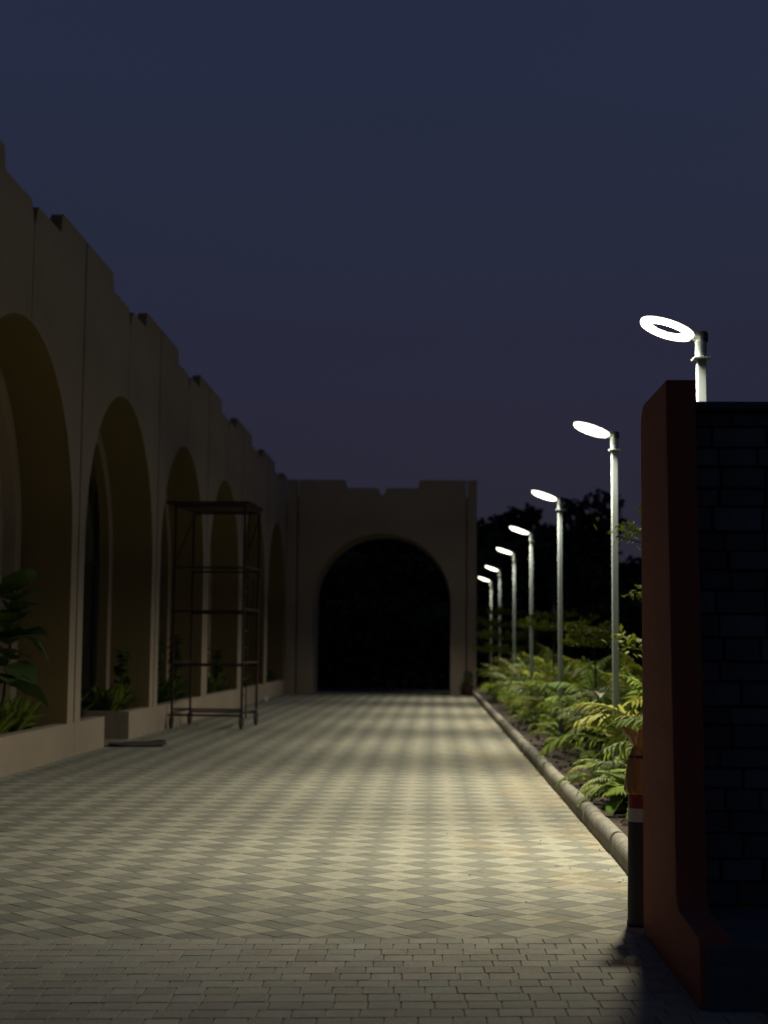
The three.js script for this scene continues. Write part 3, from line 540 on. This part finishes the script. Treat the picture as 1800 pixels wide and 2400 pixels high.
// bushes of strap leaves in the planters
const strapVariants = [0, 1, 2, 3].map((k) => { const r = rng(900 + k), Q = new Quads(); for (let i = 0; i < 6; i++) { const a = r() * 6.28, e = rr(r, 0.75, 1.45); blade(Q, V(rr(r, -0.02, 0.02), 0, rr(r, -0.02, 0.02)), V(Math.cos(a) * Math.cos(e), Math.sin(e), Math.sin(a) * Math.cos(e)), rr(r, 0.30, 0.52), rr(r, 0.055, 0.085), rr(r, 0.4, 1.1), 4, 0.2, rr(r, -0.4, 0.4)); } return Q.geo(); });
function strapBush(label, grp, pos, n, rad, size, mats, seed) {
  const r = rng(seed), t = thing('strap_leaf_bush', label, 'plant', pos, 0, grp);
  for (let i = 0; i < n; i++) { const m = part('leaf_tuft', strapVariants[i % 4], mats[Math.floor(r() * mats.length)], t), a = r() * 6.28, q = Math.sqrt(r()) * rad; m.position.set(Math.cos(a) * q * 0.6, -0.02, Math.sin(a) * q); m.rotation.y = r() * 6.28; m.scale.setScalar(size * rr(r, 0.7, 1.25)); }
}
const bushA = 'bushy light green strap leaved plant in the planter of the blank niche', bushB = 'dark strap leaved plant in a glazed arch planter';
[[-16.2], [-16.9], [-17.7], [-18.5], [-19.1]].forEach(([z], i) => strapBush(bushA, 'strap leaved plants in the niche planter', [WALL_X - 0.44, 0.41, z], 20, 0.34, 1.15 - 0.1 * (i % 3) - (i === 4 ? 0.35 : 0), i % 2 ? bladeLeaf : [bladeLeaf[0], bladeLeaf[1]], 1000 + i));
[-21.2, -21.8, -24.7, -25.4, -27.6, -28.5, -29.6, -30.6, -33.4, -34.3, -35.6, -36.7, -39.2, -40.6, -42.0, -45.2, -46.6, -48.0].forEach((z, i) => strapBush(bushB, 'strap leaved plants in the glazed arch planters', [WALL_X - 0.44, 0.41, z], 13, 0.30, 0.95 + 0.35 * R0(), i % 4 === 2 ? bladeLeaf : darkLeaf, 1100 + i));
[[-25.0, 1.0], [-28.0, 1.15], [-30.2, 1.3], [-33.9, 1.2], [-36.1, 1.0], [-39.8, 1.1], [-46.0, 1.0]].forEach(([z, h], i) => leafyStem('planter_shrub', 'thin stemmed dark shrub rising from a glazed arch planter', 'shrub', [WALL_X - 0.34, 0.41, z], h, 46, roundLeaves, darkLeaf, 0.6, 1200 + i, 'thin shrubs in the arch planters', V(0.05, 0, 0.1)));
{ // added blocks stand in for the low beige sill wall lit behind the plants
  const t = thing('sill_stand_in', 'pale blocks standing in for the lit low pedestal among plants beside the entrance gap', 'sill', [WALL_X - 0.5, 0.4, -21.85]);
  part('block', planarUV(rbox(-0.13, 0.13, -0.02, 0.26, -0.3, 0.18, 0.012, 1)), plaster, t); part('cap', planarUV(rbox(-0.16, 0.16, 0.262, 0.36, -0.42, 0.22, 0.015, 1)), plaster, t); part('back_slab', planarUV(rbox(-0.15, -0.07, 0.362, 0.76, -0.40, 0.16, 0.012, 1)), plaster, t);
}

// layered saplings: flat tiers of small leaves on thin stems
function sapling(label, pos, height, tiers, seed, leafN, leafSize) { // tiers: [height, reach]
  const r = rng(seed), t = thing('layered_sapling', label, 'tree', pos, 0, 'layered saplings in the planting bed'), limbs = [taper([V(0, -0.06, 0), V(0.03, height * 0.5, 0.02), V(0, height, 0)], 0.028, 0.008, 6)];
  const Q = new Quads();
  for (let k = 0; k < tiers.length; k++) {
    const [y, rch] = tiers[k], nb = 6;
    for (let b = 0; b < nb; b++) {
      const a = b / nb * 6.283 + k * 0.9 + r() * 0.5, l = rch * rr(r, 0.65, 1.1), tip = V(Math.cos(a) * l, y + 0.12 * l + rr(r, -0.03, 0.1), Math.sin(a) * l), mid = V(Math.cos(a) * l * 0.5, y + 0.02, Math.sin(a) * l * 0.5);
      limbs.push(taper([V(0, y, 0), mid, tip], 0.010, 0.004, 4));
      for (let i = 0; i < leafN; i++) {
        const u = 0.25 + 0.8 * Math.pow(r(), 0.7), c0 = V(0, y, 0).lerp(mid, Math.min(1, u * 2)).lerp(tip, Math.max(0, u * 2 - 1)).add(V(rr(r, -1, 1), rr(r, -0.3, 0.9), rr(r, -1, 1)).multiplyScalar(0.11 * rch + 0.02));
        const d = V(rr(r, -1, 1), rr(r, 0, 0.9), rr(r, -1, 1)).normalize(), e = V(0, 1, 0).cross(d).normalize().multiplyScalar(leafSize * 0.28), up = V(0, 0.1 * leafSize, 0);
        const p1 = c0.clone().addScaledVector(d, leafSize * 0.55), p2 = c0.clone().addScaledVector(d, leafSize);
        Q.quad(c0, p1.clone().add(e).add(up), p2, p1.clone().sub(e).add(up));
      }
    }
  }
  part('trunk', mergeGeometries(limbs.map((g) => { const q = g.toNonIndexed(); q.deleteAttribute('uv'); return q; })), bark, t);
  part('crown', Q.geo(), saplingLeaf, t);
}
sapling('layered sapling with leafy branches reaching past the second lamp post', [2.8, 0.1, -14.4], 2.7, [[1.24, 0.95], [1.82, 0.85], [2.38, 1.3]], 71, 95, 0.085);
sapling('small layered sapling with one flat green tier between the second and third lamps', [2.25, 0.1, -21.0], 1.75, [[1.45, 0.5], [1.6, 0.42]], 72, 75, 0.085);
sapling('slender layered sapling with a tall bare tip near the third lamp', [2.15, 0.1, -27.0], 2.75, [[1.75, 0.7], [1.95, 0.45]], 73, 75, 0.10);
sapling('spreading layered sapling with wide flat tiers near the sixth lamp', [1.95, 0.1, -41.2], 2.6, [[1.3, 0.8], [1.65, 1.0], [2.0, 0.75], [2.35, 0.4]], 74, 85, 0.12);

// ------------------------------------------------------------------ litter on soil and along the kerb
{
  const s = new THREE.Shape(); s.moveTo(0, 0); s.quadraticCurveTo(0.02, 0.016, 0.05, 0); s.quadraticCurveTo(0.02, -0.016, 0, 0);
  const g = new THREE.ShapeGeometry(s, 3); g.rotateX(-Math.PI / 2); const p = g.attributes.position; for (let i = 0; i < p.count; i++) p.setY(i, 0.25 * Math.abs(p.getZ(i)) + 3 * Math.pow(p.getX(i) - 0.025, 2)); g.computeVertexNormals();
  const N = 900, im = new THREE.InstancedMesh(g, matc(1, 1, 1, { roughness: 1, side: THREE.DoubleSide }), N), r = rng(333), m = new THREE.Matrix4(), q = new THREE.Quaternion(), e = new THREE.Euler(), col = new THREE.Color();
  for (let i = 0; i < N; i++) {
    const onBed = i >= 190, z = onBed ? -8.6 - Math.pow(r(), 1.3) * 26 : -8.5 - Math.pow(r(), 1.1) * 20, x = onBed ? KERB_X + 0.2 + r() * 1.6 : KERB_X - 0.03 - Math.pow(r(), 2.6) * 1.5;
    const y = onBed ? 0.065 + 0.09 * fbm(x * 2.2, z * 2.2, 4) + 0.03 * fbm(x * 9, z * 9, 2) : 0.004;
    e.set(rr(r, -0.2, 0.2), r() * 6.28, rr(r, -0.2, 0.2)); q.setFromEuler(e); const sc = onBed ? rr(r, 0.6, 2.0) : rr(r, 0.3, 1.1); m.compose(V(x, y, z), q, V(sc, sc, sc)); im.setMatrixAt(i, m);
    const v = r(); col.setRGB(0.10 + 0.10 * v, 0.065 + 0.06 * v, 0.03 + 0.02 * v); im.setColorAt(i, col);
  }
  im.name = 'leaf_litter'; im.userData.kind = 'stuff'; im.userData.label = 'dry brown leaf litter scattered over soil and kerb edge'; im.castShadow = im.receiveShadow = true; scene.add(im);
  const g2 = new THREE.IcosahedronGeometry(0.03, 0), im2 = new THREE.InstancedMesh(g2, soil, 700);
  for (let i = 0; i < 700; i++) { const onBed = i > 70, z = -8.5 - Math.pow(r(), 1.2) * 22, x = onBed ? KERB_X + 0.17 + r() * 1.5 : KERB_X - 0.01 - Math.pow(r(), 3) * 0.7, y = onBed ? 0.07 + 0.09 * fbm(x * 2.2, z * 2.2, 4) : 0.002, sc = onBed ? rr(r, 0.4, 1.6) : rr(r, 0.06, 0.2); e.set(r() * 6, r() * 6, r() * 6); q.setFromEuler(e); m.compose(V(x, y, z), q, V(sc, sc * 0.7, sc)); im2.setMatrixAt(i, m); }
  im2.name = 'soil_crumbs'; im2.userData.kind = 'stuff'; im2.userData.label = 'crumbs of brown soil spilled from the planting bed'; scene.add(im2);
}

// ------------------------------------------------------------------ trees beyond
function tree(label, pos, height, rad, seed, leaves, leafSize, spread = 1, grp = 'dark trees beyond the lamps') {
  const r = rng(seed), t = thing('broadleaf_tree', label, 'tree', pos, 0, grp), limbs = [taper([V(0, -0.2, 0), V(0.1, height * 0.3, 0.05), V(-0.05, height * 0.62, 0)], 0.2, 0.09, 8)], blobs = [];
  const nb = 9;
  for (let i = 0; i < nb; i++) { const a = i * 2.4, f = rr(r, 0.25, 1), c = V(Math.cos(a) * rad * f * 0.75 * spread, height * rr(r, 0.42, 0.88), Math.sin(a) * rad * f * 0.75); blobs.push([c, rad * rr(r, 0.32, 0.55)]); limbs.push(taper([V(0, height * rr(r, 0.28, 0.5), 0), c.clone().multiplyScalar(0.55).add(V(0, height * 0.25, 0)), c], 0.07, 0.02, 5)); }
  blobs.push([V(0, height * 0.86, 0), rad * 0.42]);
  part('trunk', mergeGeometries(limbs.map((g) => { const q = g.toNonIndexed(); q.deleteAttribute('uv'); return q; })), bark, t);
  const Q = new Quads();
  for (let i = 0; i < leaves; i++) {
    const [c, br] = blobs[Math.floor(r() * blobs.length)], d = V(rr(r, -1, 1), rr(r, -1, 1), rr(r, -1, 1)).normalize(), q = c.clone().addScaledVector(d, br * Math.pow(r(), 0.45)); q.y = Math.max(q.y, 0.3);
    const a = V(rr(r, -1, 1), rr(r, -1, 0.3), rr(r, -1, 1)).normalize().multiplyScalar(leafSize * rr(r, 0.6, 1.2)), b = V(rr(r, -1, 1), rr(r, -1, 1), rr(r, -1, 1)).cross(a).normalize().multiplyScalar(leafSize * 0.32);
    const mid = q.clone().addScaledVector(a, 0.5); Q.quad(q, mid.clone().add(b), q.clone().add(a), mid.clone().sub(b));
  }
  part('crown', Q.geo(), treeLeaf[seed % 3], t); return t;
}
const darkTree = 'dark leafy tree standing beyond the end of the lamp row', archTree = 'dense dark tree seen through the gateway arch';
[[2.3, -70, 8.3, 1.7], [3.8, -71, 9.1, 1.25], [6.75, -70, 9.4, 2.0], [5.3, -69, 7.9, 1.5], [8.1, -70, 7.6, 1.5], [9.0, -67, 5.9, 1.9], [3.2, -66, 6.3, 2.0], [4.7, -66, 6.5, 2.0], [10.4, -69, 6.6, 1.7], [6.9, -64, 5.4, 2.0], [2.2, -62, 4.6, 1.7]].forEach(([x, z, h, rad], i) => tree(darkTree, [x, 0, z], h, rad, 301 + i, 1500, 0.46));
tree('dark leafy tree rising behind the stone clad wall', [9.9, 0, -38], 8.6, 3.0, 331, 5200, 0.4, 1, undefined);
[[-5.6, -66, 8.5, 2.7], [-3.4, -69, 8.0, 2.5], [-1.2, -72, 8.6, 2.6], [0.9, -68, 6.6, 2.3], [-0.6, -64, 5.4, 2.2], [-3.8, -63, 5.6, 2.2]].forEach(([x, z, h, rad], i) => tree(archTree, [x, 0, z], h, rad, 341 + i, 6000, 0.42, 1, 'trees beyond the gateway'));
{ // a mass of scrub closes the view under the trees
  const Q = new Quads(), r = rng(444);
  for (let i = 0; i < 26000; i++) { const x = rr(r, -10, 22), top = 2.2 + 1.9 * fbm(x * 0.7, 3, 3), z = -58.5 - r() * 2.5 - (x > 12 ? 3 : 0), y = Math.pow(r(), 0.8) * top, c0 = V(x, y, z), a = V(rr(r, -1, 1), rr(r, -1, 0.6), rr(r, -1, 1)).normalize().multiplyScalar(0.36), b = V(rr(r, -1, 1), rr(r, -1, 1), rr(r, -1, 1)).cross(a).normalize().multiplyScalar(0.13), mid = c0.clone().addScaledVector(a, 0.5); Q.quad(c0, mid.clone().add(b), c0.clone().add(a), mid.clone().sub(b)); }
  const o = part('undergrowth', Q.geo(), treeLeaf[0], scene); o.userData.kind = 'stuff'; o.userData.label = 'dark scrub closing the view beneath the far trees';
}

scene.traverse((o) => { if (o.isMesh) o.castShadow = o.receiveShadow = true; });
renderer.render(scene, camera);
